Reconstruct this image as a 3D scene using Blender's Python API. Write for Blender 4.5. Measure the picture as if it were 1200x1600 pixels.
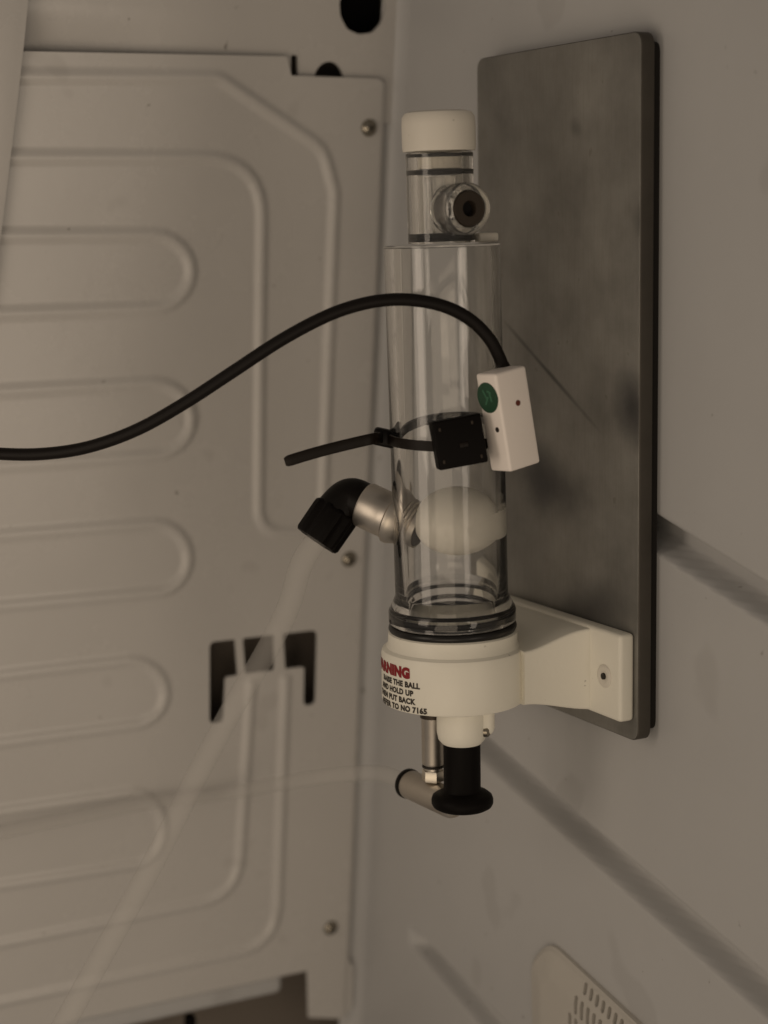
import bpy, bmesh, math, random
import numpy as np
from mathutils import Vector, Matrix

random.seed(7)
S = bpy.context.scene
C = S.collection
for o in list(bpy.data.objects):
    bpy.data.objects.remove(o)

# ------------------------------------------------------------------ camera
FPX = 2885.0                        # focal length in photo pixels (1200 x 1600)
def _dir(x, y):
    v = np.array([x - 600.0, y - 800.0, FPX]); return v / np.linalg.norm(v)
AX = _dir(6200, 270)                # world X (along the back panel) seen from the camera
_v = _dir(121, 11445)
AZ = -(_v - (_v @ AX) * AX); AZ /= np.linalg.norm(AZ)
AY = np.cross(AZ, AX)
R = np.array([AX, AY, AZ])
DC = 0.90
CAM = -R @ np.array([3 / FPX * DC, -100 / FPX * DC, DC])
cam = bpy.data.cameras.new('camera')
cam.sensor_fit = 'VERTICAL'; cam.sensor_height = 36.0; cam.lens = FPX / 1600 * 36.0
cam.clip_start = 0.01; cam.clip_end = 50
cam.dof.use_dof = True; cam.dof.focus_distance = 0.715; cam.dof.aperture_fstop = 6.0
camo = bpy.data.objects.new('camera', cam); C.objects.link(camo)
rt = R @ np.array([1, 0, 0.]); up = R @ np.array([0, -1, 0.]); bk = R @ np.array([0, 0, -1.])
camo.matrix_world = Matrix(((rt[0], up[0], bk[0], CAM[0]), (rt[1], up[1], bk[1], CAM[1]),
                            (rt[2], up[2], bk[2], CAM[2]), (0, 0, 0, 1)))
S.camera = camo
S.render.resolution_x = 768; S.render.resolution_y = 1024

# ------------------------------------------------------------------ light
W = bpy.data.worlds.new('World'); S.world = W; W.use_nodes = True
bgn = W.node_tree.nodes['Background']
bgn.inputs[0].default_value = (1.0, 0.865, 0.73, 1); bgn.inputs[1].default_value = 0.165
def area(name, loc, target, size, power, col):
    l = bpy.data.lights.new(name, 'AREA'); l.shape = 'RECTANGLE'; l.size, l.size_y = size
    l.energy = power; l.color = col
    o = bpy.data.objects.new(name, l); C.objects.link(o); o.location = loc
    o.rotation_euler = (Vector(target) - Vector(loc)).to_track_quat('-Z', 'Y').to_euler()
    return o
area('room_lamp', (-0.74, -1.00, -0.26), (-0.05, -0.1, 0.0), (0.75, 0.75), 2.15, (1.0, 0.81, 0.60))
area('sheen_fill', (0.12, -0.95, -0.02), (-0.15, 0.0, 0.06), (0.30, 0.45), 0.85, (1.0, 0.84, 0.67))  # added soft light out of view, gives the panel its sheen
area('left_fill', (-0.52, -0.24, 0.06), (-0.12, -0.05, 0.0), (0.16, 0.30), 0.34, (1.0, 0.83, 0.66))  # added unseen fill that brightens the left of the panel
S.view_settings.view_transform = 'Standard'; S.view_settings.look = 'None'
S.view_settings.exposure = 0.08; S.view_settings.gamma = 1.0
S.view_settings.use_curve_mapping = False
S.render.engine = 'CYCLES'
S.cycles.max_bounces = 10; S.cycles.transmission_bounces = 9; S.cycles.transparent_max_bounces = 16
S.cycles.diffuse_bounces = 4; S.cycles.glossy_bounces = 4

# ------------------------------------------------------------------ placing helpers
def ray(px, py):
    return R @ np.array([(px - 600) / FPX, (py - 800) / FPX, 1.0])
def pt(px, py, depth):              # point at a distance from the lens plane
    return Vector(CAM + ray(px, py) * depth)
def on_y(px, py, y):
    r = ray(px, py); return Vector(CAM + r * ((y - CAM[1]) / r[1]))
def on_x(px, py, x):
    r = ray(px, py); return Vector(CAM + r * ((x - CAM[0]) / r[0]))
def cdir(a, b, c):                  # direction given as right, down, away
    return Vector(R @ np.array([a, b, c], float)).normalized()
def P2(px, py, y=0.0):
    v = on_y(px, py, y); return (v.x, v.z)
def W2(px, py, x=0.0):
    v = on_x(px, py, x); return (v.y, v.z)

# ------------------------------------------------------------------ materials
MATS = {}
def mat(name, col, rough=0.5, metal=0.0, var=0.0, vscale=30.0, bump=0.0, bscale=300.0, trans=0.0, ior=1.45,
        alpha=1.0, coat=0.0, spec=0.5, rvar=0.0, sss=0.0):
    m = bpy.data.materials.new(name); m.use_nodes = True
    nt = m.node_tree; b = nt.nodes['Principled BSDF']
    b.inputs['Base Color'].default_value = (*col, 1); b.inputs['Roughness'].default_value = rough
    b.inputs['Metallic'].default_value = metal; b.inputs['IOR'].default_value = ior
    b.inputs['Transmission Weight'].default_value = trans; b.inputs['Alpha'].default_value = alpha
    b.inputs['Coat Weight'].default_value = coat; b.inputs['Specular IOR Level'].default_value = spec
    if sss:
        b.inputs['Subsurface Weight'].default_value = sss; b.inputs['Subsurface Radius'].default_value = (.004, .003, .002)
        b.inputs['Subsurface Scale'].default_value = 1.0
    tc = nt.nodes.new('ShaderNodeTexCoord')
    if var or rvar:
        n = nt.nodes.new('ShaderNodeTexNoise'); n.inputs['Scale'].default_value = vscale
        n.inputs['Detail'].default_value = 6; n.inputs['Roughness'].default_value = .6
        nt.links.new(tc.outputs['Object'], n.inputs['Vector'])
        if var:
            mx = nt.nodes.new('ShaderNodeMix'); mx.data_type = 'RGBA'
            mx.inputs['A'].default_value = (*[c * (1 - var) for c in col], 1)
            mx.inputs['B'].default_value = (*[min(1, c * (1 + var)) for c in col], 1)
            nt.links.new(n.outputs['Fac'], mx.inputs['Factor']); nt.links.new(mx.outputs['Result'], b.inputs['Base Color'])
        if rvar:
            mr = nt.nodes.new('ShaderNodeMapRange')
            mr.inputs['To Min'].default_value = rough - rvar; mr.inputs['To Max'].default_value = rough + rvar
            nt.links.new(n.outputs['Fac'], mr.inputs['Value']); nt.links.new(mr.outputs['Result'], b.inputs['Roughness'])
    if bump:
        n2 = nt.nodes.new('ShaderNodeTexNoise'); n2.inputs['Scale'].default_value = bscale; n2.inputs['Detail'].default_value = 3
        nt.links.new(tc.outputs['Object'], n2.inputs['Vector'])
        bp = nt.nodes.new('ShaderNodeBump'); bp.inputs['Strength'].default_value = bump; bp.inputs['Distance'].default_value = .001
        nt.links.new(n2.outputs['Fac'], bp.inputs['Height']); nt.links.new(bp.outputs['Normal'], b.inputs['Normal'])
    MATS[name] = m
    return m

mat('liner', (.500, .497, .492), .40, var=.08, vscale=9, bump=.12, bscale=110, rvar=.10)
mat('panel_paint', (.56, .542, .518), .27, var=.07, vscale=13, bump=.09, bscale=140, rvar=.10)
mat('vent_plastic', (.53, .505, .46), .42, var=.05, vscale=30)
mat('cavity_shade', (.17, .145, .12), .9)
mat('slot_shade', (.020, .016, .013), .9)
mat('hole_shade', (.004, .003, .003), .95)  # near black standing in for the shade inside holes
mat('bracket_white', (.83, .80, .70), .42, var=.05, vscale=28, bump=.08, bscale=400)
mat('cap_white', (.72, .68, .60), .5, var=.03, vscale=60)
mat('acrylic', (.998, .995, .985), .045, trans=.994, ior=1.49)
mat('acrylic_haze', (.98, .97, .94), .07, trans=.965, ior=1.49)
mat('float_white', (.93, .89, .79), .5, var=.05, vscale=90)
mat('sensor_white', (.90, .83, .77), .42, var=.03, vscale=90)
mat('black_plastic', (.004, .0028, .002), .45, spec=.18, bump=.05, bscale=900)
mat('black_matte', (.003, .002, .0015), .55, spec=.12)
mat('tie_black', (.008, .005, .003), .45, spec=.22)
mat('cable_black', (.006, .004, .003), .5, spec=.22)
mat('rubber', (.006, .005, .004), .35)
mat('nickel', (.56, .515, .455), .40, metal=1.0, var=.10, vscale=200, rvar=.08)
mat('nickel_light', (.78, .72, .62), .35, metal=1.0)
mat('nickel_dark', (.045, .034, .025), .45, metal=.5)
mat('screw_steel', (.30, .27, .22), .26, metal=1.0, var=.1, vscale=900)
mat('dark_recess', (.02, .016, .012), .6)
mat('hose', (.58, .56, .53), .35, alpha=.19, spec=.02)
mat('green_print', (.016, .062, .030), .45, var=.4, vscale=400)
mat('green_light', (.05, .16, .09), .45)
mat('red_led', (.13, .022, .010), .3)
mat('print_black', (.035, .028, .022), .6)
mat('print_red', (.24, .010, .014), .55)
mat('plate_edge_shade', (.085, .076, .064), .55, metal=.5, var=.3, vscale=60)  # same steel as the plate, darkened to stand in for gap shade
mat('gap_dark', (.012, .010, .008), .9)

def specks(name, scale, thr, dark, stretch=(1, 1, 1)):
    """sparse dust flecks and small marks over a painted surface"""
    nt = MATS[name].node_tree; b = nt.nodes['Principled BSDF']; src = b.inputs['Base Color'].links[0].from_socket
    tc = nt.nodes.new('ShaderNodeTexCoord'); mp = nt.nodes.new('ShaderNodeMapping'); mp.inputs['Scale'].default_value = stretch
    nt.links.new(tc.outputs['Object'], mp.inputs['Vector'])
    n = nt.nodes.new('ShaderNodeTexNoise'); n.inputs['Scale'].default_value = scale; n.inputs['Detail'].default_value = 2
    nt.links.new(mp.outputs['Vector'], n.inputs['Vector'])
    mr = nt.nodes.new('ShaderNodeMapRange'); mr.interpolation_type = 'SMOOTHSTEP'
    mr.inputs['From Min'].default_value = thr; mr.inputs['From Max'].default_value = thr + .05; mr.inputs['To Max'].default_value = dark
    nt.links.new(n.outputs['Fac'], mr.inputs['Value'])
    mx = nt.nodes.new('ShaderNodeMix'); mx.data_type = 'RGBA'; mx.inputs['B'].default_value = (.10, .08, .06, 1)
    nt.links.new(mr.outputs['Result'], mx.inputs['Factor']); nt.links.new(src, mx.inputs['A']); nt.links.new(mx.outputs['Result'], b.inputs['Base Color'])
specks('panel_paint', 190, .735, .55); specks('panel_paint', 26, .66, .10)
specks('liner', 170, .735, .45); specks('liner', 20, .64, .10)
specks('bracket_white', 260, .73, .4); specks('cap_white', 260, .72, .3)

def steel_plate_mat(shade_and_stains):
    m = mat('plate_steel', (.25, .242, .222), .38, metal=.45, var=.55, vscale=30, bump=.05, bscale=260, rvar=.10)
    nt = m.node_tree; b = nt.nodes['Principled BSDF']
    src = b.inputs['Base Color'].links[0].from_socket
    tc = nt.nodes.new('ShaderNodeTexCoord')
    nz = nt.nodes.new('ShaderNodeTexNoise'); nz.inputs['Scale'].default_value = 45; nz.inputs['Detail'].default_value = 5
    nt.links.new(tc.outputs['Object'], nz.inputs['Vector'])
    # painted shadows and reflections of sensor, block, bracket and cable, plus small spots, each a soft uneven blot: centre, long axis, half sizes, strength
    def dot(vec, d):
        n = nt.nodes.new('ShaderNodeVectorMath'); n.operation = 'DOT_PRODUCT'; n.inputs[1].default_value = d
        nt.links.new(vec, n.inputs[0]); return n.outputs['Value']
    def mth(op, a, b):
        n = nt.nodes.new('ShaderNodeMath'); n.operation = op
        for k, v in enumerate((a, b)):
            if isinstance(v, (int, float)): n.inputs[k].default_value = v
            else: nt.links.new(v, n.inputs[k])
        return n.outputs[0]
    for (y, z, ang, lu, lv, amt) in shade_and_stains:
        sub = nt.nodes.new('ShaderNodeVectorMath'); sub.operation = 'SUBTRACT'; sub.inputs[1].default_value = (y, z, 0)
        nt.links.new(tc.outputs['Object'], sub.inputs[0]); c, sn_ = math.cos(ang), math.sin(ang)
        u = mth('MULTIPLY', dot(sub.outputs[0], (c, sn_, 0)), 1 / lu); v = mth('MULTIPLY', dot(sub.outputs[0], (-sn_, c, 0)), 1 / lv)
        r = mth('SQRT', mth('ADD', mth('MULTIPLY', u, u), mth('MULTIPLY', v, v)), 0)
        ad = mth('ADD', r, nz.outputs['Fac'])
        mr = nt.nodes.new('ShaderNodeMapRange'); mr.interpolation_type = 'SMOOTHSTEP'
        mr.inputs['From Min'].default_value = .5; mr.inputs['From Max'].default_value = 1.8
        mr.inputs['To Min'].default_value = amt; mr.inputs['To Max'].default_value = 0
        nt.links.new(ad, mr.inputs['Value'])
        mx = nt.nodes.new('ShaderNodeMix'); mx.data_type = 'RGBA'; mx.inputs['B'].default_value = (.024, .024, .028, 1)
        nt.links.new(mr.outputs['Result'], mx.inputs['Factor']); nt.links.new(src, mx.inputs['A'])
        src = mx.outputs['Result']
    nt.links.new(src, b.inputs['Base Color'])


# ------------------------------------------------------------------ mesh helpers
def new_obj(name, mesh, material, parent=None, M=None):
    o = bpy.data.objects.new(name, mesh); C.objects.link(o)
    if material: mesh.materials.append(MATS[material])
    if parent: o.parent = parent
    if M is not None: o.matrix_local = M
    return o
def from_bm(name, bm, material, parent=None, M=None, smooth=True, angle=35):
    bmesh.ops.recalc_face_normals(bm, faces=bm.faces[:])
    if smooth:
        lim = math.radians(angle)
        for f in bm.faces: f.smooth = True
        for e in bm.edges:
            e.smooth = not (len(e.link_faces) == 2 and e.calc_face_angle(0) > lim)
    me = bpy.data.meshes.new(name); bm.to_mesh(me); bm.free()
    return new_obj(name, me, material, parent, M)
def empty(name, M=None):
    o = bpy.data.objects.new(name, None); C.objects.link(o); o.empty_display_size = .01
    if M is not None: o.matrix_world = M
    return o
def tag(o, label, cat, group=None):
    o['label'] = label; o['category'] = cat
    if group: o['group'] = group
    return o
def frame(origin, zdir, xhint=(1, 0, 0)):
    z = Vector(zdir).normalized(); x = Vector(xhint); x = (x - z * x.dot(z)).normalized(); y = z.cross(x)
    return Matrix(((x.x, y.x, z.x, origin[0]), (x.y, y.y, z.y, origin[1]), (x.z, y.z, z.z, origin[2]), (0, 0, 0, 1)))
def lathe(prof, seg=48, bm=None, M=None):
    """surface of revolution about z; prof = (r, z) list; closed loops allowed"""
    bm = bm or bmesh.new(); rings = []
    M = M or Matrix()
    for r, z in prof:
        if r < 1e-7: rings.append([bm.verts.new(M @ Vector((0, 0, z)))])
        else: rings.append([bm.verts.new(M @ Vector((r * math.cos(2 * math.pi * k / seg), r * math.sin(2 * math.pi * k / seg), z))) for k in range(seg)])
    for a, b in zip(rings, rings[1:]):
        for k in range(seg):
            k2 = (k + 1) % seg
            if len(a) == 1 and len(b) == 1: continue
            if len(a) == 1: bm.faces.new((a[0], b[k], b[k2]))
            elif len(b) == 1: bm.faces.new((a[k], b[0], a[k2]))
            else: bm.faces.new((a[k], b[k], b[k2], a[k2]))
    return bm
def torus(R0, r, seg=64, rs=14, z=0):
    pr = [(R0 + r * math.cos(2 * math.pi * k / rs), z + r * math.sin(2 * math.pi * k / rs)) for k in range(rs + 1)]
    bm = lathe(pr, seg); bmesh.ops.remove_doubles(bm, verts=bm.verts[:], dist=1e-6); return bm
def rbox(sx, sy, sz, bev=.001, seg=3, bm=None, M=None):
    b2 = bmesh.new(); bmesh.ops.create_cube(b2, size=1)
    bmesh.ops.scale(b2, verts=b2.verts[:], vec=(sx, sy, sz))
    bmesh.ops.bevel(b2, geom=b2.edges[:], offset=bev, segments=seg, affect='EDGES', profile=.5)
    if M is not None: bmesh.ops.transform(b2, matrix=M, verts=b2.verts[:])
    if bm is None: return b2
    me = bpy.data.meshes.new('t'); b2.to_mesh(me); b2.free(); bm.from_mesh(me); bpy.data.meshes.remove(me); return bm
def smooth_path(pts, n=12):
    """Catmull-Rom through the points"""
    p = [Vector(a) for a in pts]; p = [p[0] * 2 - p[1]] + p + [p[-1] * 2 - p[-2]]; out = []
    for i in range(1, len(p) - 2):
        for k in range(n):
            t = k / n; a, b, c, d = p[i - 1], p[i], p[i + 1], p[i + 2]
            out.append(.5 * ((2 * b) + (c - a) * t + (2 * a - 5 * b + 4 * c - d) * t * t + (3 * b - a - 3 * c + d) * t ** 3))
    out.append(p[-2]); return out
def sweep(path, section, bm=None, cap=True, closed=False, up0=None, scale=None):
    """sweep a 2-D section (list of (a, b)) along a path with parallel transport"""
    bm = bm or bmesh.new(); n = len(path); rings = []
    t0 = (path[1] - path[0]).normalized()
    u = Vector(up0) if up0 is not None else (Vector((0, 0, 1)) if abs(t0.z) < .9 else Vector((1, 0, 0)))
    for i, p in enumerate(path):
        if closed: t = (path[(i + 1) % n] - path[i - 1]).normalized()
        else: t = (path[min(i + 1, n - 1)] - path[max(i - 1, 0)]).normalized()
        u = (u - t * u.dot(t)).normalized(); v = t.cross(u)
        s = scale[i] if scale else 1
        rings.append([bm.verts.new(p + u * a * s + v * b * s) for a, b in section])
    m = len(section); rng = range(n) if closed else range(n - 1)
    for i in rng:
        A, B = rings[i], rings[(i + 1) % n]
        for k in range(m):
            bm.faces.new((A[k], A[(k + 1) % m], B[(k + 1) % m], B[k]))
    if cap and not closed:
        bm.faces.new(rings[0][::-1]); bm.faces.new(rings[-1])
    return bm
def circle(r, n=16): return [(r * math.cos(2 * math.pi * k / n), r * math.sin(2 * math.pi * k / n)) for k in range(n)]
def prism(poly, z0, z1, bev=0, seg=2):
    bm = bmesh.new(); vs = [bm.verts.new((x, y, z0)) for x, y in poly]
    f = bm.faces.new(vs); r = bmesh.ops.extrude_face_region(bm, geom=[f])
    for v in [g for g in r['geom'] if isinstance(g, bmesh.types.BMVert)]: v.co.z = z1
    bmesh.ops.recalc_face_normals(bm, faces=bm.faces[:])
    if bev:
        ed = [e for e in bm.edges if len(e.link_faces) == 2 and (abs(e.verts[0].co.z - e.verts[1].co.z) < 1e-9)]
        bmesh.ops.bevel(bm, geom=ed, offset=bev, segments=seg, affect='EDGES', profile=.5)
    return bm

# ---- sheets with relief and holes (numpy height fields)
def seg_dist(p, a, b):
    ab = b - a; t = np.clip(((p - a) @ ab) / max(ab @ ab, 1e-18), 0, 1)
    q = p - a - t[:, None] * ab; return np.sqrt((q * q).sum(1))
def poly_dist(p, line):
    d = np.full(len(p), 9.0); L = np.array(line, float)
    for a, b in zip(L, L[1:]): d = np.minimum(d, seg_dist(p, a, b))
    return d
def poly_sdf(p, poly):              # negative inside
    L = np.array(poly, float); d = np.full(len(p), 9.0); ins = np.zeros(len(p), bool)
    for i in range(len(L)):
        a, b = L[i], L[(i + 1) % len(L)]
        d = np.minimum(d, seg_dist(p, a, b))
        c = ((a[1] > p[:, 1]) != (b[1] > p[:, 1]))
        with np.errstate(divide='ignore', invalid='ignore'):
            xx = (b[0] - a[0]) * (p[:, 1] - a[1]) / (b[1] - a[1]) + a[0]
        ins ^= c & (p[:, 0] < xx)
    return np.where(ins, -d, d)
def round_line(pts, rad, n=8):
    """polyline with rounded corners (radius per corner or one radius)"""
    P = [np.array(p, float) for p in pts]; out = [P[0]]
    for i in range(1, len(P) - 1):
        r = rad[i] if isinstance(rad, (list, tuple)) else rad
        a, b, c = P[i - 1], P[i], P[i + 1]
        u = (a - b); lu = np.linalg.norm(u); u /= lu; v = (c - b); lv = np.linalg.norm(v); v /= lv
        ang = math.acos(max(-1, min(1, u @ v))); t = min(r / math.tan(ang / 2), .49 * lu, .49 * lv)
        s, e = b + u * t, b + v * t
        for k in range(n + 1):
            w = k / n; out.append((1 - w) ** 2 * s + 2 * w * (1 - w) * b + w * w * e)
    out.append(P[-1]); return out
def round_poly(pts, rad, n=6):
    m = [(np.array(pts[0], float) + np.array(pts[-1], float)) / 2]
    return round_line([m[0]] + list(pts) + [m[0]], rad, n)[:-1]
def sheet(name, us, vs, to3d, height, solid, material, normal_shift, rim, parent=None):
    """us, vs: grid lines; solid(p) > 0 where there is material; height(p) along the normal.
    Cells that cross an edge are clipped, so holes and outlines come out clean."""
    nu, nv = len(us), len(vs); U, V = np.meshgrid(us, vs, indexing='ij'); p = np.stack([U.ravel(), V.ravel()], 1)
    I = np.arange(nu * nv).reshape(nu, nv)
    q = np.stack([I[:-1, :-1], I[1:, :-1], I[1:, 1:], I[:-1, 1:]], -1).reshape(-1, 4)
    polys = []; cut = []; extra = []
    if solid is not None:
        s = solid(p); s = np.where(np.abs(s) < 1e-7, 1e-7, s); pos = s > 0; npos = pos[q].sum(1)
        mixed = q[(npos > 0) & (npos < 4)]; q = q[npos == 4]; keys = {}
        def cross(a, b):
            k = (a, b) if a < b else (b, a)
            if k not in keys:
                a, b = k; t = s[a] / (s[a] - s[b]); keys[k] = nu * nv + len(extra); extra.append(p[a] + (p[b] - p[a]) * t)
            return keys[k]
        for cell in mixed.tolist():
            poly = []; cr = []
            for k in range(4):
                a, b = cell[k], cell[(k + 1) % 4]
                if pos[a]: poly.append(a)
                if pos[a] != pos[b]:
                    c = cross(a, b); poly.append(c); cr.append((c, pos[a]))
            if len(poly) >= 3: polys.append(poly)
            for k in range(len(cr)):
                if cr[k][1]: cut.append((cr[k][0], cr[(k + 1) % len(cr)][0]))
        if extra: p = np.concatenate([p, np.array(extra)])
    co = to3d(p, height(p))
    loops = [q.ravel()]; sizes = [np.full(len(q), 4)]
    if polys:
        loops.append(np.array([v for f in polys for v in f])); sizes.append(np.array([len(f) for f in polys]))
    if cut:
        cut = np.array(cut); bu, binv = np.unique(cut, return_inverse=True); binv = binv.reshape(-1, 2)
        base = len(co); front = co[bu]; back = front + np.array(normal_shift) * rim; co = np.concatenate([co, front, back])
        rf = np.stack([base + binv[:, 1], base + binv[:, 0], base + len(bu) + binv[:, 0], base + len(bu) + binv[:, 1]], 1)
        loops.append(rf.ravel()); sizes.append(np.full(len(rf), 4))
    loops = np.concatenate(loops); sizes = np.concatenate(sizes)
    used, inv = np.unique(loops, return_inverse=True); co = co[used]
    me = bpy.data.meshes.new(name); me.vertices.add(len(co)); me.vertices.foreach_set('co', co.astype(np.float32).ravel())
    me.loops.add(len(inv)); me.loops.foreach_set('vertex_index', inv.astype(np.int32).ravel())
    me.polygons.add(len(sizes)); me.polygons.foreach_set('loop_start', np.concatenate([[0], np.cumsum(sizes)[:-1]]).astype(np.int32))
    me.polygons.foreach_set('use_smooth', np.ones(len(sizes), bool))
    me.update(calc_edges=True); me.validate()
    return new_obj(name, me, material, parent)
def bell(d, w): return np.where(d < w, .5 + .5 * np.cos(np.pi * np.clip(d / w, 0, 1)), 0)
def sstep(a, b, x):
    t = np.clip((x - a) / (b - a), 0, 1); return t * t * (3 - 2 * t)
def grid(a, b, step, fine=()):
    out = [a]
    while out[-1] < b:
        st = step
        for lo, hi, s in fine:
            if lo <= out[-1] <= hi: st = min(st, s)
        out.append(out[-1] + st)
    return np.array(out)

# ================================================================== SETTING
def struct(o): o['kind'] = 'structure'; return o
def quad(name, pts, material):
    me = bpy.data.meshes.new(name); me.from_pydata(pts, [], [tuple(range(len(pts)))]); me.update()
    return new_obj(name, me, material)

# ---- embossed sheet metal back panel (surface at y = 0, facing -y)
XR = -0.0080
top_notch = [P2(-400, 86), P2(452, 90), P2(456, 119), P2(600, 124)]
panel_poly = [(-.34, P2(0, 86)[1]), (P2(448, 88)[0], P2(448, 88)[1]), P2(455, 118), (P2(592, 123)[0], P2(592, 123)[1]), (XR, P2(605, 133)[1]),
              (XR, P2(545, 1500)[1]), P2(553, 1512), P2(553, 1575), P2(535, 1592), P2(482, 1590), P2(480, 1517), (-.34, P2(60, 1603)[1])]
beads = []
# hook shaped channel outline at the top
beads.append([np.array(P2(*p)) for p in round_line([(-300, 118), (342, 121), (505, 232), (523, 300), (503, 832), (404, 832), (410, 246), (-300, 246)],
             [0, 40, 60, 60, 45, 40, 95, 0])])
def pill(t0, t1, b1, b0, tip):
    # t0, t1: left and right ends of the upper run; the far end bulges to x = tip
    my = (t1[1] + b1[1]) / 2; rr = abs(b1[1] - t1[1]) / 2
    arc = [(t1[0] + (tip - t1[0]) * math.sin(math.pi * k / 12), my - rr * math.cos(math.pi * k / 12)) for k in range(13)]
    sl = (t1[1] - t0[1]) / (t1[0] - t0[0])
    return [np.array(P2(*p)) for p in [(t0[0] - 300, t0[1] - 300 * sl)] + arc + [(b0[0] - 300, b0[1] - 300 * (b1[1] - b0[1]) / (b1[0] - b0[0]))]]
beads.append(pill((0, 368), (238, 367), (238, 482), (0, 490), 299))
beads.append(pill((0, 611), (238, 598), (238, 712), (0, 728), 300))
beads.append(pill((0, 837), (240, 818), (236, 926), (0, 948), 294))
beads.append(pill((0, 1056), (202, 1032), (200, 1134), (0, 1161), 258))
beads.append(pill((0, 1268), (205, 1238), (190, 1352), (0, 1382), 256))
# lower hook
beads.append([np.array(P2(*p)) for p in round_line([(392, 1068), (372, 1400), (-300, 1534)], [0, 80, 0])])
beads.append([np.array(P2(*p)) for p in round_line([(446, 1062), (432, 1476), (-300, 1628)], [0, 80, 0])])
# the inverted-U opening
hole = [np.array(P2(*p)) for p in round_line([(327, 1080), (327, 1003), (496, 984), (493, 1100), (474, 1104), (475, 1042), (405, 1050), (352, 1058), (349, 1128), (327, 1132), (327, 1080)],
        [0, 10, 10, 9, 9, 4, 4, 6, 9, 9, 0])][:-1]
web1 = [P2(366, 990), P2(378, 990), P2(384, 1064), P2(372, 1064)]
web2 = [P2(428, 980), P2(441, 978), P2(446, 1056), P2(428, 1056)]
def panel_solid(p):
    s = -poly_sdf(p, panel_poly); h = poly_sdf(p, hole)
    w = np.maximum(-poly_sdf(p, web1), -poly_sdf(p, web2)); h = np.maximum(h, w)
    return np.minimum(s, h)
def panel_height(p):
    h = np.zeros(len(p))
    for i, b in enumerate(beads):
        d = poly_dist(p, b); h = np.maximum(h, bell(d, .0043) * .0016)
    # large scale waviness of thin sheet
    h += .0004 * np.sin(p[:, 0] * 31 + 1.0) * np.sin(p[:, 1] * 23 + .4)
    # rolled right edge
    h -= .0010 * sstep(.0022, 0, XR - p[:, 0])
    return h
bp_ = sheet('back_panel', grid(-.335, -.0055, .0022, ((-.2150, 0, .00075),)), grid(-.32, .19, .00075), lambda p, h: np.stack([p[:, 0], -h, p[:, 1]], 1),
            panel_height, panel_solid, 'panel_paint', (0, 1, 0), .0012)
struct(bp_); bp_['label'] = 'cream painted embossed sheet metal panel with long raised beads'

def screw(name, loc, nrm, r, parent, label=None, m='screw_steel'):
    M = parent.matrix_world.inverted() @ frame(loc, nrm)
    bm = lathe([(0, r * .62), (r * .30, r * .58), (r * .62, r * .44), (r * .86, r * .22), (r, 0), (r * 1.0, -r * .2), (0, -r * .2)], 28)
    o = from_bm(name, bm, m, parent, M)
    b2 = bmesh.new()
    for k in range(2):
        rbox(r * .95, r * .2, r * .12, r * .03, 1, b2, Matrix.Translation((0, 0, r * .58)) @ Matrix.Rotation(math.pi / 2 * k + .5, 4, 'Z'))
    from_bm('recess', b2, 'dark_recess', o)
    return o
bpy.context.view_layer.update()
for px, py in ((577, 200), (546, 874), (517, 1450)):
    screw('screw', on_y(px, py, -.0002), (0, -1, 0), .0040, bp_)

# ---- upper strip of the liner behind the panel, with holes
ZT = P2(300, 86)[1]
hc = np.array(P2(560, 12, .007)); sl1 = [P2(452, 86, .0045), P2(463, 86, .0045), P2(464, 160, .0045), P2(452, 160, .0045)]
el = np.array(P2(514, 126, .0028))
def strip_solid(p):
    a = np.arctan2(p[:, 1] - hc[1], p[:, 0] - hc[0])
    d = np.sqrt(((p - hc) ** 2).sum(1)) - .0117 * (1 + .012 * np.sin(5 * a) + .01 * np.sin(11 * a + 1))
    q = (p - el) / np.array([.0076, .0084]); d2 = (np.sqrt((q * q).sum(1)) - 1) * .0070
    return np.minimum(np.minimum(d, d2), poly_sdf(p, sl1))
def strip_height(p):
    z = p[:, 1] - ZT
    h = -.005 * sstep(.020, -.002, z) * sstep(-.055, -.17, p[:, 0])
    return h
st = sheet('upper_liner', grid(-.335, -.001, .0016, ((-.075, 0, .0007),)), grid(.155, .29, .0008), lambda p, h: np.stack([p[:, 0], .0028 - h, p[:, 1]], 1),
           strip_height, strip_solid, 'panel_paint', (0, 1, 0), .002)
struct(st); st['label'] = 'set back upper strip of cream liner with a round black hole'
# ---- sheets coloured dark for the shade behind panel and hole, and the lower ledge under it
struct(quad('hollow_shade_sheet', [(-.4, .030, -.42), (.03, .030, -.42), (.03, .030, .34), (-.4, .030, .34)], 'cavity_shade'))
bl = struct(quad('hole_shade_sheet', [(hc[0] - .02, .024, hc[1] - .02), (hc[0] + .02, .024, hc[1] - .02), (hc[0] + .02, .024, hc[1] + .02), (hc[0] - .02, .024, hc[1] + .02)], 'hole_shade'))
zl = P2(300, 1572, .010)[1]
bm = rbox(.40, .010, .013, .004, 4, None, Matrix.Translation((-.245, .0068, zl + .0070)))
lg = from_bm('lower_ledge', bm, 'liner'); struct(lg)
lg.rotation_euler = (0, 0, 0)
struct(quad('lower_liner', [(-.4, .032, -.42), (.03, .032, -.42), (.03, .032, -.262), (-.4, .032, -.262)], 'cavity_shade'))  # liner given the dark hollow colour in place of shade
cl = from_bm('dark_spot', rbox(.005, .006, .010, .0012, 2, None, Matrix.Translation(on_y(297, 1600, .006))), 'black_matte'); struct(cl)  # small black block where a dark spot sits below the panel

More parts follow.
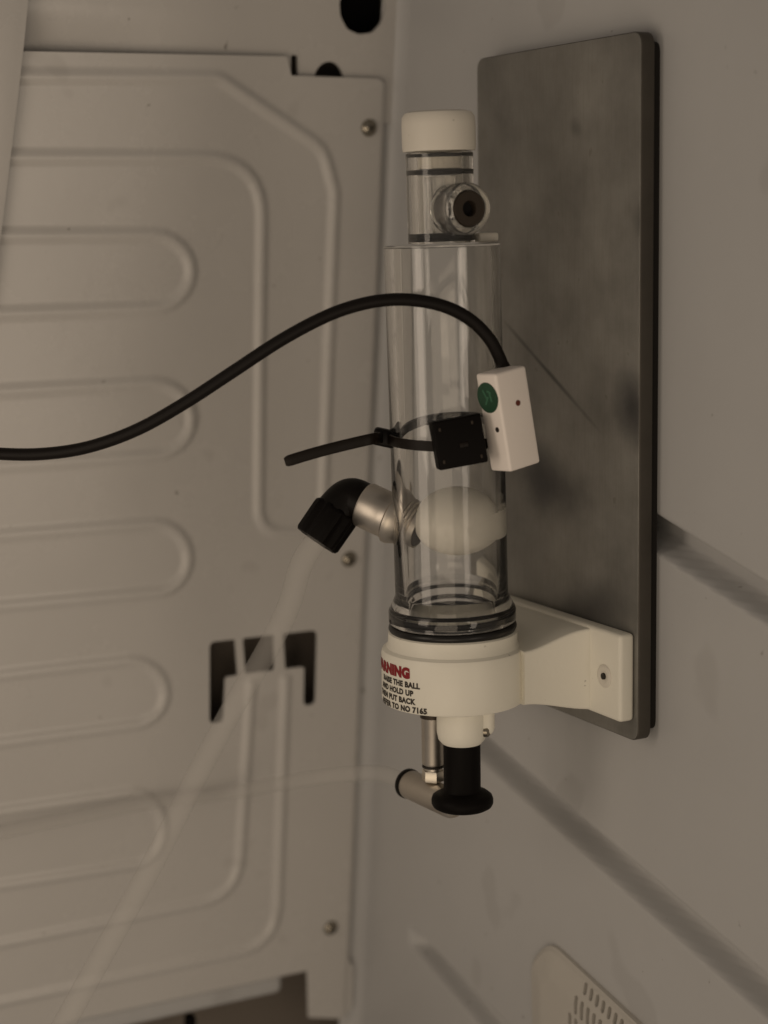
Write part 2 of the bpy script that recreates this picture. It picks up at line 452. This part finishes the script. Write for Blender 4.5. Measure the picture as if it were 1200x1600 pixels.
# ---- right side wall of moulded liner (surface at x = 0, facing -x)
G1t = (W2(1045, 810), W2(1200, 905)); G1b = (W2(1035, 870), W2(1200, 975))
def line_z(ab, y): (y0, z0), (y1, z1) = ab; return z0 + (z1 - z0) * (y - y0) / (y1 - y0)
G2t = (W2(776, 1160), W2(1200, 1522)); G2b = (W2(776, 1212), W2(1180, 1580))
G3t = (W2(655, 1455), W2(776, 1578)); G3b = (W2(640, 1478), W2(745, 1600))
VT = (W2(885, 1488), W2(1000, 1600))
vent_c = None
slots = []
for row, (x0, y0, ln, n) in enumerate(((911, 1546, .0030, 15), (901, 1570, .0060, 16), (892, 1596, .0060, 17), (882, 1623, .0060, 17), (872, 1650, .0060, 17))):
    a = np.array(W2(x0, y0, -.0050)); b = np.array(W2(x0 + 47, y0 + 47, -.0050)); dv = (b - a) / 5
    for k in range(n): slots.append((a + dv * k, ln))
vz = W2(866, 1480)
vpoly = round_poly([W2(842, 1720), W2(836, 1500), W2(866, 1470), W2(902, 1504), W2(1180, 1764)], .016)
def wall_solid(p):
    return np.maximum(poly_sdf(p, vpoly) + .005, -1)
def vent_solid(p):
    s = -poly_sdf(p, vpoly)
    for c, ln in slots:
        ax = np.array([.10, .99]); q = p - c; t = np.clip(q @ ax, -ln / 2, ln / 2)
        s = np.minimum(s, np.sqrt(((q - t[:, None] * ax) ** 2).sum(1)) - .0012)
    return s
def vent_height(p):
    d = -poly_sdf(p, vpoly); return .0022 + .0012 * sstep(0, .0022, d) + .0022 * sstep(0, .014, d)
def groove(p, top, bot, depth, et, eb, yend=None):
    y, z = p[:, 0], p[:, 1]; zt = line_z(top, y); zb = line_z(bot, y)
    m = sstep(0, et, zt - z) * sstep(0, eb, z - zb)
    if yend is not None: m = m * sstep(yend, yend - .012, y)
    return depth * m
def wall_height(p):
    h = np.zeros(len(p)); y, z = p[:, 0], p[:, 1]
    h -= groove(p, G1t, G1b, .0130, .0085, .0026, -.105)
    h -= groove(p, G2t, G2b, .0125, .0085, .0040, -.052)
    h -= groove(p, G3t, G3b, .0100, .0065, .0035, -.046)
    
    # fillet into the back
    r = .0105; t = np.clip((y + .0050) / r, 0, .995); h += r - np.sqrt(r * r - (t * r) ** 2)
    h += .0006 * np.sin(y * 17 + .6) * np.sin(z * 14 + 1.2)
    return h
wl = sheet('side_wall', grid(-.46, .0055, .0022, ((-.30, -.16, .00085), (-.09, .01, .0010))), grid(-.40, .34, .0022, ((-.236, -.170, .0006), (-.17, .04, .0011), (-.27, -.236, .0011))),
           lambda p, h: np.stack([-h, p[:, 0], p[:, 1]], 1), wall_height, wall_solid, 'liner', (1, 0, 0), .0025)
struct(wl); wl['label'] = 'off-white moulded plastic side wall with long grooves and a slotted vent'
vc = sheet('vent_cover', grid(-.345, -.155, .0009, ((-.30, -.155, .0005),)), grid(-.30, -.165, .0009, ((-.215, -.165, .0005),)), lambda p, h: np.stack([-h, p[:, 0], p[:, 1]], 1),
           vent_height, vent_solid, 'vent_plastic', (1, 0, 0), .0030)
tag(vc, 'pale slotted vent cover low on the side wall', 'vent cover')
struct(quad('vent_shade_sheet', [(.020, -.46, -.40), (.020, .03, -.40), (.020, .03, .34), (.020, -.46, .34)], 'slot_shade'))  # sheet coloured dark so the vent slots look shaded

# ---- trim strip along the upper left
tp = [P2(-120, -120, -.004), P2(46, -120, -.004), P2(45, 0, -.004), P2(38, 70, -.004), P2(29, 150, -.004), P2(5, 345, -.004), P2(-12, 480, -.004), P2(-40, 620, -.004), P2(-120, 620, -.004)]
bm = prism([(x, z) for x, z in tp], 0, .0022, .0004, 2)
tr = from_bm('trim_strip', bm, 'panel_paint', None, Matrix(((1, 0, 0, 0), (0, 0, 1, -.004), (0, 1, 0, 0), (0, 0, 0, 1))))
tag(tr, 'tapering cream trim strip at the upper left, in front of the embossed panel', 'trim')

# ================================================================== STEEL PLATE
ALPHA = math.radians(-7.3)
ORG = on_x(708, 1060, -.062)
ML = Matrix.Translation(ORG) @ Matrix.Rotation(ALPHA, 4, 'X')       # frame of everything hung on the plate
def L(x, y, z): return ML @ Vector((x, y, z))
plate = empty('steel_plate', ML @ Matrix.Translation((.052, 0, 0)))
tag(plate, 'dull grey steel mounting plate fixed upright on the side wall', 'metal plate')
def plate_outline(y0, y1, z0, z1, r): return round_poly([(y0, z0), (y1, z0), (y1, z1), (y0, z1)], r, 6)
PM = Matrix(((0, 0, 1, 0), (1, 0, 0, 0), (0, 1, 0, 0), (0, 0, 0, 1)))
def on_plate(px, py):
    v = (ML @ Matrix.Translation((.052, 0, 0)) @ PM).inverted() @ on_x(px, py, ORG.x + .052); return v.x, v.y
st_ = [(*on_plate(988, 640), 1.3, .017, .012, .80), (*on_plate(850, 752), .2, .034, .016, .80), (*on_plate(930, 958), -.2, .040, .013, .62),  # painted shade of sensor, block and bracket; small spots follow
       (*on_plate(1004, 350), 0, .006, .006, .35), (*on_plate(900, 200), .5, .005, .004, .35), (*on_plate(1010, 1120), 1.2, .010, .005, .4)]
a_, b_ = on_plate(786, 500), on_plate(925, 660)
st_.append(((a_[0] + b_[0]) / 2, (a_[1] + b_[1]) / 2, math.atan2(b_[1] - a_[1], b_[0] - a_[0]), .040, .0013, .70))  # dark line painted for the cable's reflection
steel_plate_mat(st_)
specks('plate_steel', 90, .52, .07, (9, .5, 1)); specks('plate_steel', 120, .69, .3)
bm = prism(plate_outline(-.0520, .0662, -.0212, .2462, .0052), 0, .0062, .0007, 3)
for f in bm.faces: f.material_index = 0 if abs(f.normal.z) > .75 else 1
pbd = from_bm('plate_body', bm, 'plate_steel', plate, PM); pbd.data.materials.append(MATS['plate_edge_shade'])
bm = prism(plate_outline(-.0500, .0640, -.0180, .2430, .004), .0063, .0098, 0)
from_bm('gap_shade', bm, 'gap_dark', plate, PM)  # black filler standing in for the shade between plate and wall

# ================================================================== FLOAT GAUGE
g = empty('float_gauge', ML)
tag(g, 'clear tube float gauge on a white bracket screwed to the steel plate', 'level gauge')
TC = Vector((-.461, -.887, 0)).normalized(); RC = Vector((.887, -.461, 0)).normalized()   # towards / right of the lens
RB = .0283
# ---- bracket: round base
bm = lathe([(0, -.0088), (RB - .0022, -.0088), (RB - .0006, -.0082), (RB, -.0066), (RB, .0112), (RB - .0005, .0128), (RB - .0020, .0138), (.0262, .0142), (.0256, .0150), (.0254, .0192), (.0246, .0198), (0, .0198)], 96)
br = from_bm('bracket', bm, 'bracket_white', g)
# web that flares to the flange
def web_sec(t):
    e = t * t * (3 - 2 * t)
    x = .018 + (.0462 - .018) * t
    hw = .0245 + (.0300 - .0245) * t ** 2; z0 = -.0080 + (-.0122 + .0080) * e; z1 = .0134 + (.0205 - .0134) * e
    return x, hw, z0, z1
bm = bmesh.new(); rings = []
for k in range(13):
    x, hw, z0, z1 = web_sec(k / 12); r = .0012
    pl = round_poly([(-hw, z0), (hw, z0), (hw, z1), (-hw, z1)], r, 4)
    rings.append([bm.verts.new((x, a, b)) for a, b in pl])
for A, B in zip(rings, rings[1:]):
    for k in range(len(A)): bm.faces.new((A[k], A[(k + 1) % len(A)], B[(k + 1) % len(A)], B[k]))
bm.faces.new(rings[0]); bm.faces.new(rings[-1])
from_bm('web', bm, 'bracket_white', br)
fl = from_bm('flange', rbox(.0068, .0985, .0345, .0016, 4, None, Matrix.Translation((.0485, -.0005, .0043))), 'bracket_white', br)
for sy in (-1, 1):
    M = Matrix.Translation((.0450, sy * .0395, .0035)) @ Matrix.Rotation(-math.pi / 2, 4, 'Y')
    o = from_bm('screw', lathe([(0, .0001), (.0018, .0002), (.0021, .0003), (.0032, .0007), (.0042, .0005), (.0046, .0001), (.0046, -.001)], 28), 'cap_white', br, M)
    from_bm('recess', lathe([(0, .0011), (.0010, .0011), (.0013, .0009), (.0013, -.001)], 12), 'dark_recess', o)
# boss under the base with its set screw
KX, KY = -.0024, -.0106
bm = lathe([(0, -.0080), (.0098, -.0080), (.0098, -.0185), (.0092, -.0215), (.0078, -.0232), (0, -.0232)], 40, None, Matrix.Translation((KX, KY, 0)))
rbox(.0100, .0085, .0125, .003, 4, bm, Matrix.Translation((KX + .0065, KY - .0045, -.0135)) @ Matrix.Rotation(-.5, 4, 'Z'))
bs = from_bm('boss', bm, 'bracket_white', br)
sd = (RC * .9 + TC * .35).normalized()
o = from_bm('set_screw', lathe([(0, .0012), (.0014, .0012), (.0022, .0006), (.0024, -.001)], 20), 'screw_steel', bs, frame(Vector((KX, KY, -.0178)) + sd * .0104, sd))
# ---- pull knob
bm = lathe([(0, -.0225), (.0073, -.0225), (.0073, -.0412), (.0078, -.0424), (.0102, -.0434), (.0117, -.0446), (.0122, -.0460), (.0122, -.0476), (.0116, -.0488), (.0102, -.0496), (0, -.0498)], 48, None, Matrix.Translation((KX, KY, 0)))
from_bm('pull_knob', bm, 'black_matte', g)
# ---- printing on the base
def print_text(txt, size, right_deg, z, material, bold):
    cu = bpy.data.curves.new('t', 'FONT'); cu.body = txt; cu.size = size; cu.align_x = 'RIGHT'; cu.align_y = 'CENTER'
    cu.offset = bold; cu.space_character = 1.08; cu.resolution_u = 3
    ob = bpy.data.objects.new('t', cu); C.objects.link(ob)
    dg = bpy.context.evaluated_depsgraph_get(); me = bpy.data.meshes.new_from_object(ob.evaluated_get(dg))
    bpy.data.objects.remove(ob); bpy.data.curves.remove(cu)
    bm = bmesh.new(); bm.from_mesh(me); bpy.data.meshes.remove(me)
    bmesh.ops.subdivide_edges(bm, edges=[e for e in bm.edges if e.calc_length() > .0012], cuts=2)
    for v in bm.verts:
        a = math.radians(right_deg) + v.co.x / RB; d = TC * math.cos(a) + RC * math.sin(a)
        v.co = d * (RB + .00012) + Vector((0, 0, z + v.co.y))
    o = from_bm('printed_text', bm, material, br, None, False); return o
print_text('WARNING', .0054, -38, .0074, 'print_red', .00042)
print_text('RAISE THE BALL', .0030, -29, .0030, 'print_black', .00016)
print_text('AND HOLD UP', .0030, -35, -.0002, 'print_black', .00016)
print_text('THEN PUT BACK', .0030, -33.5, -.0034, 'print_black', .00016)
print_text('REFER TO NO 7165', .0030, -23, -.0066, 'print_black', .00016)

# ---- tube, leaning slightly
MT = Matrix.Translation((0, 0, .02)) @ Matrix.Rotation(math.radians(-1.15), 4, 'Y') @ Matrix.Translation((0, 0, -.020))
RO, RI = .0222, .0188
bm = lathe([(RO, .1700), (RO, .0345), (RO + .0003, .0338), (.0246, .0292), (.0251, .0282), (.0251, .0240), (.0246, .0232), (RI, .0232), (RI, .1692), (0, .1692), (0, .1702), (RO - .0006, .1702), (RO, .1696)], 128)
bmesh.ops.remove_doubles(bm, verts=bm.verts[:], dist=1e-6)
from_bm('clear_tube', bm, 'acrylic', g, MT)
from_bm('o_ring', torus(.0236, .0017, 96, 16, .0214), 'rubber', g, MT)
from_bm('seal_ring', torus(.0240, .0008, 96, 10, .0288), 'rubber', g, MT)
from_bm('seal_ring', torus(.0196, .0009, 96, 10, .0252), 'rubber', g, MT)
# ---- upper neck
NR = .0128
bm = lathe([(NR, .1706), (NR, .2040), (NR - .0004, .2044), (.0085, .2044), (.0085, .1706), (NR, .1706)], 72)
bmesh.ops.remove_doubles(bm, verts=bm.verts[:], dist=1e-6)
from_bm('neck', bm, 'acrylic_haze', g, MT)
cp = from_bm('cap', lathe([(0, .2200), (.0105, .2199), (.0127, .2192), (.0138, .2176), (.0140, .2150), (.0140, .2064), (.0137, .2050), (.0083, .2048), (.0083, .1985), (0, .1985)], 72), 'cap_white', g, MT)
for z, r, w in ((.2034, .0080, .0008), (.1972, .0080, .0011), (.1728, .0084, .0016)):
    from_bm('o_ring', torus(r, w, 64, 10, z), 'rubber', g, MT)
from_bm('core', lathe([(0, .1745), (.0055, .1745), (.0060, .1765), (.0052, .1880), (.0060, .1955), (0, .1955)], 40), 'acrylic_haze', g, MT)
# ---- side port towards the front
PO = Vector((-.0005, 0, .1832))
pd = Vector((.02, -1, 0)).normalized()
MP = MT @ frame(PO, pd, (0, 0, 1))
pb = from_bm('side_port', lathe([(.0070, .0085), (.0092, .0085), (.0096, .0092), (.0096, .0205), (.0091, .0215), (.0070, .0215), (.0068, .0205), (.0068, .0090), (.0070, .0085)], 56), 'acrylic_haze', g, MP)
from_bm('collet', lathe([(.0067, .010), (.0067, .0212), (.0064, .0219), (.0030, .0219), (.0027, .0212), (.0025, .0100)], 48), 'nickel_dark', pb)
from_bm('bore', lathe([(0, .0190), (.0027, .0190), (.0027, .0100)], 24), 'hole_shade', pb)
rl = rbox(.0085, .006, .0034, .0008, 3, None, MT @ Matrix.Translation((.0158, -.0060, .1722)))
from_bm('ledge', rl, 'cap_white', g)

# ---- elbow fitting at the back left of the tube
bpy.context.view_layer.update()
GI = g.matrix_world.inverted()
A0 = pt(704, 851, .7185); AD = cdir(-.86, -.40, .30)
bm = lathe([(.0050, .0130), (.0088, .0130), (.0090, .0150), (.0082, .0158), (.0090, .0166), (.0082, .0174), (.0090, .0182), (.0082, .0190), (.0090, .0198), (.0082, .0206), (.0090, .0214), (.0100, .0236), (.0104, .0246), (.0104, .0262), (.0094, .0270), (.0091, .0290), (.0092, .0300), (.0092, .0385), (.0088, .0393), (.0050, .0393)], 56)
ef = from_bm('elbow_fitting', bm, 'nickel', g, GI @ frame(A0, AD, (0, 0, 1)))
from_bm('insert', lathe([(0, .0126), (.0078, .0126), (.0086, .0134), (.0086, .0150)], 32), 'nickel_dark', ef)
bpy.context.view_layer.update()
EI = ef.matrix_world.inverted()
p0 = A0 + AD * .0380; p1 = A0 + AD * .0470
cd = cdir(-.56, .82, -.10); p2 = p1 + cd * .010
path = [p0] + smooth_path([p0 + AD * .002, p0 + AD * .006, p1 + AD * -.001 + cd * .002, p1 + cd * .007, p2 + cd * .0005], 6)
bm = sweep(path, circle(.0085, 28))
eb = from_bm('elbow_body', bm, 'black_plastic', ef, EI)
bm = lathe([(0, -.002), (.0084, -.002), (.0091, -.0012), (.0093, .0), (.0092, .0118), (.0086, .0130), (.0050, .0130), (.0050, .008)], 40, None, None)
for v in bm.verts:                  # finger grips
    r_ = math.hypot(v.co.x, v.co.y)
    if r_ > .008:
        k_ = 1 + .045 * (1 if int((math.atan2(v.co.y, v.co.x) + math.pi) / (2 * math.pi) * 40 + .5) % 4 < 2 else -1); v.co.x *= k_; v.co.y *= k_
from_bm('collet', bm, 'black_matte', ef, EI @ frame(p1 + cd * .0085, cd, (0, 0, 1)))
hose_start = p1 + cd * .0170

# ---- drain fitting under the base
NX, NY = -.0070, .0045
bm = lathe([(0, -.0070), (.0046, -.0070), (.0046, -.0110), (.0045, -.0112), (.0045, -.0343), (.0042, -.0351), (.0036, -.0353), (.0036, -.0375), (0, -.0375)], 40)
df = from_bm('drain_fitting', bm, 'nickel', g, Matrix.Translation((NX, NY, 0)))
from_bm('collar', lathe([(.0046, -.0108), (.0050, -.0108), (.0050, -.0158), (.0046, -.0158)], 40), 'nickel_dark', df)
from_bm('groove_ring', torus(.0040, .0005, 40, 8, -.0359), 'dark_recess', df)
from_bm('hex_nut', prism([(.0046 * math.cos(math.pi / 3 * k + .3), .0046 * math.sin(math.pi / 3 * k + .3)) for k in range(6)], -.0420, -.0373, .0005, 2), 'nickel_light', df)
ed = Vector((-.10, 1, .02)).normalized(); EC = Vector((0, 0, -.0480))
bm = lathe([(0, -.0195), (.0022, -.0195), (.0026, -.0188), (.0028, -.0160), (.0050, -.0150), (.0057, -.0135), (.0059, -.0110), (.0059, .0160), (.0056, .0170), (.0036, .0170), (.0036, .0120)], 40)
lathe([(0, .0), (.0042, .0), (.0042, .0070)], 28, bm, frame((0, 0, 0), (0, 0, 1)).inverted() @ Matrix.Identity(4))
from_bm('elbow_body', bm, 'nickel', df, frame(EC, ed, (1, 0, 0)))
from_bm('release_ring', lathe([(.0034, .0165), (.0060, .0165), (.0062, .0172), (.0062, .0186), (.0058, .0192), (.0034, .0192)], 36), 'black_plastic', df, frame(EC, ed, (1, 0, 0)))
bpy.context.view_layer.update()
drain_out = (df.matrix_world @ frame(EC, ed, (1, 0, 0))) @ Vector((0, 0, .0185))

# ================================================================== FLOAT BALL
bm = bmesh.new(); bmesh.ops.create_uvsphere(bm, u_segments=48, v_segments=28, radius=1)
bmesh.ops.scale(bm, verts=bm.verts[:], vec=(.0172, .0172, .0132))
fb = from_bm('float_ball', bm, 'float_white', None, ML @ MT @ Matrix.Translation(RC * .0030 + TC * .001 + Vector((0, 0, .0620))))
tag(fb, 'white float ball resting low inside the clear tube', 'float')

# ================================================================== SENSOR
sn = empty('float_sensor', Matrix.Translation(pt(800, 740, .690)))
tag(sn, 'small white sensor box with green round mark and black cable', 'sensor')
SI = sn.matrix_world.inverted()
su = cdir(-.165, -.955, -.20); s1 = cdir(.80, .02, .60); s1 = (s1 - su * s1.dot(su)).normalized(); s2 = s1.cross(su).normalized()
if (R.T @ np.array(s2))[0] > 0: s2 = -s2
edge_b = pt(798, 738, .6850); HS = .0372; W1, WW2 = .0152, .0116
cen = edge_b + su * HS / 2 + s1 * W1 / 2 + s2 * WW2 / 2
MB = Matrix(((s1.x, s2.x, su.x, cen.x), (s1.y, s2.y, su.y, cen.y), (s1.z, s2.z, su.z, cen.z), (0, 0, 0, 1)))
sb = from_bm('housing', rbox(W1, WW2, HS, .0011, 4), 'sensor_white', sn, SI @ MB)
# marks: left face has normal -s1, right face normal -s2 (local -x and -y)
def disc(name, r1, r2, M, material, parent, th=.00015):
    return from_bm(name, lathe([(0, th), (r1, th), (r1, -.0003)], 32), material, parent, M)
FL = Matrix.Translation((-W1 / 2, 0, 0)) @ Matrix.Rotation(-math.pi / 2, 4, 'Y')
FR = Matrix.Translation((0, -WW2 / 2, 0)) @ Matrix.Rotation(math.pi / 2, 4, 'X')
gm = disc('green_mark', .0058, 0, Matrix.Translation((0, .0006, .0096)) @ FL, 'green_print', sb)
b2 = bmesh.new()
for x, y, a, l in ((.0010, .0012, .5, .0042), (-.0012, .0006, -.6, .0036), (.0, -.0018, .2, .0030), (.0021, -.0012, 1.2, .0022)):
    rbox(l, .0007, .0002, .00005, 1, b2, Matrix.Translation((x, y, .0002)) @ Matrix.Rotation(a, 4, 'Z'))
from_bm('emblem', b2, 'green_light', gm)
disc('indicator', .0011, 0, Matrix.Translation((.0010, 0, .0058)) @ FR, 'red_led', sb)
disc('adjuster', .0010, 0, Matrix.Translation((0, -.0020, -.0025)) @ FL, 'dark_recess', sb)
# black mounting block on the tube
bu = cdir(-.17, -.97, -.10); b1 = cdir(.965, -.17, .12); b1 = (b1 - bu * b1.dot(bu)).normalized(); bn = b1.cross(bu).normalized()
cb = pt(716, 690, .6870)
MBk = Matrix(((b1.x, bn.x, bu.x, cb.x), (b1.y, bn.y, bu.y, cb.y), (b1.z, bn.z, bu.z, cb.z), (0, 0, 0, 1)))
blk = from_bm('mounting_block', rbox(.0186, .0090, .0182, .0008, 3), 'black_matte', sn, SI @ MBk)
sgn = -1 if (R.T @ np.array(bn))[2] > 0 else 1
for x, z in ((-.0068, .0058), (.0056, .0064), (-.0072, -.0062), (.0070, -.0066)):
    from_bm('pin', rbox(.0008, .0006, .0014, .0002, 1, None, Matrix.Translation((x, sgn * .0045, z))), 'nickel_dark', blk)
from_bm('stud', rbox(.0034, .0006, .0020, .0004, 2, None, Matrix.Translation((.0012, sgn * .0045, -.0012))), 'tie_black', blk)
# cable
cp_ = [(789, 584, .694), (781, 560, .693), (765, 530, .690), (738, 502, .687), (703, 482, .684), (662, 471, .682), (616, 468, .681), (566, 475, .681), (510, 494, .682),
       (440, 531, .684), (365, 580, .687), (290, 629, .690), (215, 671, .693), (140, 698, .696), (70, 709, .698), (0, 709, .699), (-90, 700, .699), (-200, 690, .70)]
bm = sweep(smooth_path([pt(*p) for p in cp_], 8), circle(.0024, 16))
from_bm('cable', bm, 'cable_black', sn, SI)
from_bm('strain_relief', sweep([pt(791, 592, .6945), pt(788, 580, .6938), pt(784, 568, .6933)], circle(.0030, 16), scale=[1, 1, .85]), 'cable_black', sn, SI)

# ================================================================== CABLE TIE
tie = empty('cable_tie', ML @ MT @ Matrix.Translation((0, 0, .0965)))
tag(tie, 'black cable tie strapping the sensor block to the tube', 'cable tie')
bpy.context.view_layer.update(); TI = tie.matrix_world.inverted()
axc = ML @ MT @ Vector((0, 0, .0965)); ax = (ML.to_3x3() @ MT.to_3x3() @ Vector((0, 0, 1))).normalized()
rimg = (ML.to_3x3() @ RC).normalized(); timg = (ML.to_3x3() @ TC).normalized()
pth = []
for k in range(64):
    a = 2 * math.pi * k / 64; d = rimg * math.sin(a) + timg * math.cos(a)
    lift = -.0013 * math.cos(a) + .0018 * math.sin(a - .2) * (math.cos(a) < 0) + .0015 * max(0, -math.cos(a))
    pth.append(axc + d * .0231 + ax * lift)
bandsec = [(-.0019, -.0006), (.0019, -.0006), (.0019, .0006), (-.0019, .0006)]
from_bm('strap', sweep(pth, bandsec, None, False, True, up0=ax), 'tie_black', tie, TI)
hd = axc - rimg * .0242 + timg * .0020
from_bm('lock_head', rbox(.0092, .0058, .0068, .0014, 3, None, frame(hd, ax, rimg) @ Matrix.Rotation(.25, 4, 'Y')), 'black_plastic', tie, TI)
tl = smooth_path([hd - rimg * .001, pt(585, 685, .700), pt(545, 694, .697), pt(505, 704, .695), pt(470, 714, .694), pt(445, 722, .6935)], 6)
n = len(tl)
bm = sweep(tl, [(-.0021, -.0005), (-.0015, -.0008), (.0015, -.0008), (.0021, -.0005), (.0021, .0005), (.0015, .0008), (-.0015, .0008), (-.0021, .0005)], up0=ax,
           scale=[1.0 if i < n - 3 else (1.0, .93, .7)[i - n + 3] for i in range(n)])
from_bm('tail', bm, 'tie_black', tie, TI)

# ================================================================== HOSES
h1 = [hose_start, pt(472, 880, .742), pt(450, 950, .752), pt(415, 1020, .760), pt(362, 1110, .766), pt(306, 1215, .768), pt(246, 1335, .766), pt(186, 1445, .762), pt(100, 1600, .756), pt(36, 1720, .75)]
o = from_bm('hose', sweep(smooth_path(h1, 10), circle(.0047, 20), None, False), 'hose')
tag(o, 'translucent hose running down to the lower left from the black elbow', 'hose')
a = drain_out; dn = (df.matrix_world.to_3x3() @ ed).normalized()
h2 = [a - dn * .004, a + dn * .006, pt(590, 1208, .772), pt(530, 1211, .800), pt(460, 1221, .828), on_y(380, 1235, -.012), on_y(300, 1246, -.0060), on_y(235, 1253, -.0052), on_y(120, 1276, -.0052), on_y(0, 1300, -.0052), on_y(-120, 1324, -.0052)]
o = from_bm('hose', sweep(smooth_path(h2, 10), circle(.0034, 20), None, False), 'hose')
tag(o, 'translucent hose leaving the bottom metal fitting sideways across the panel', 'hose')
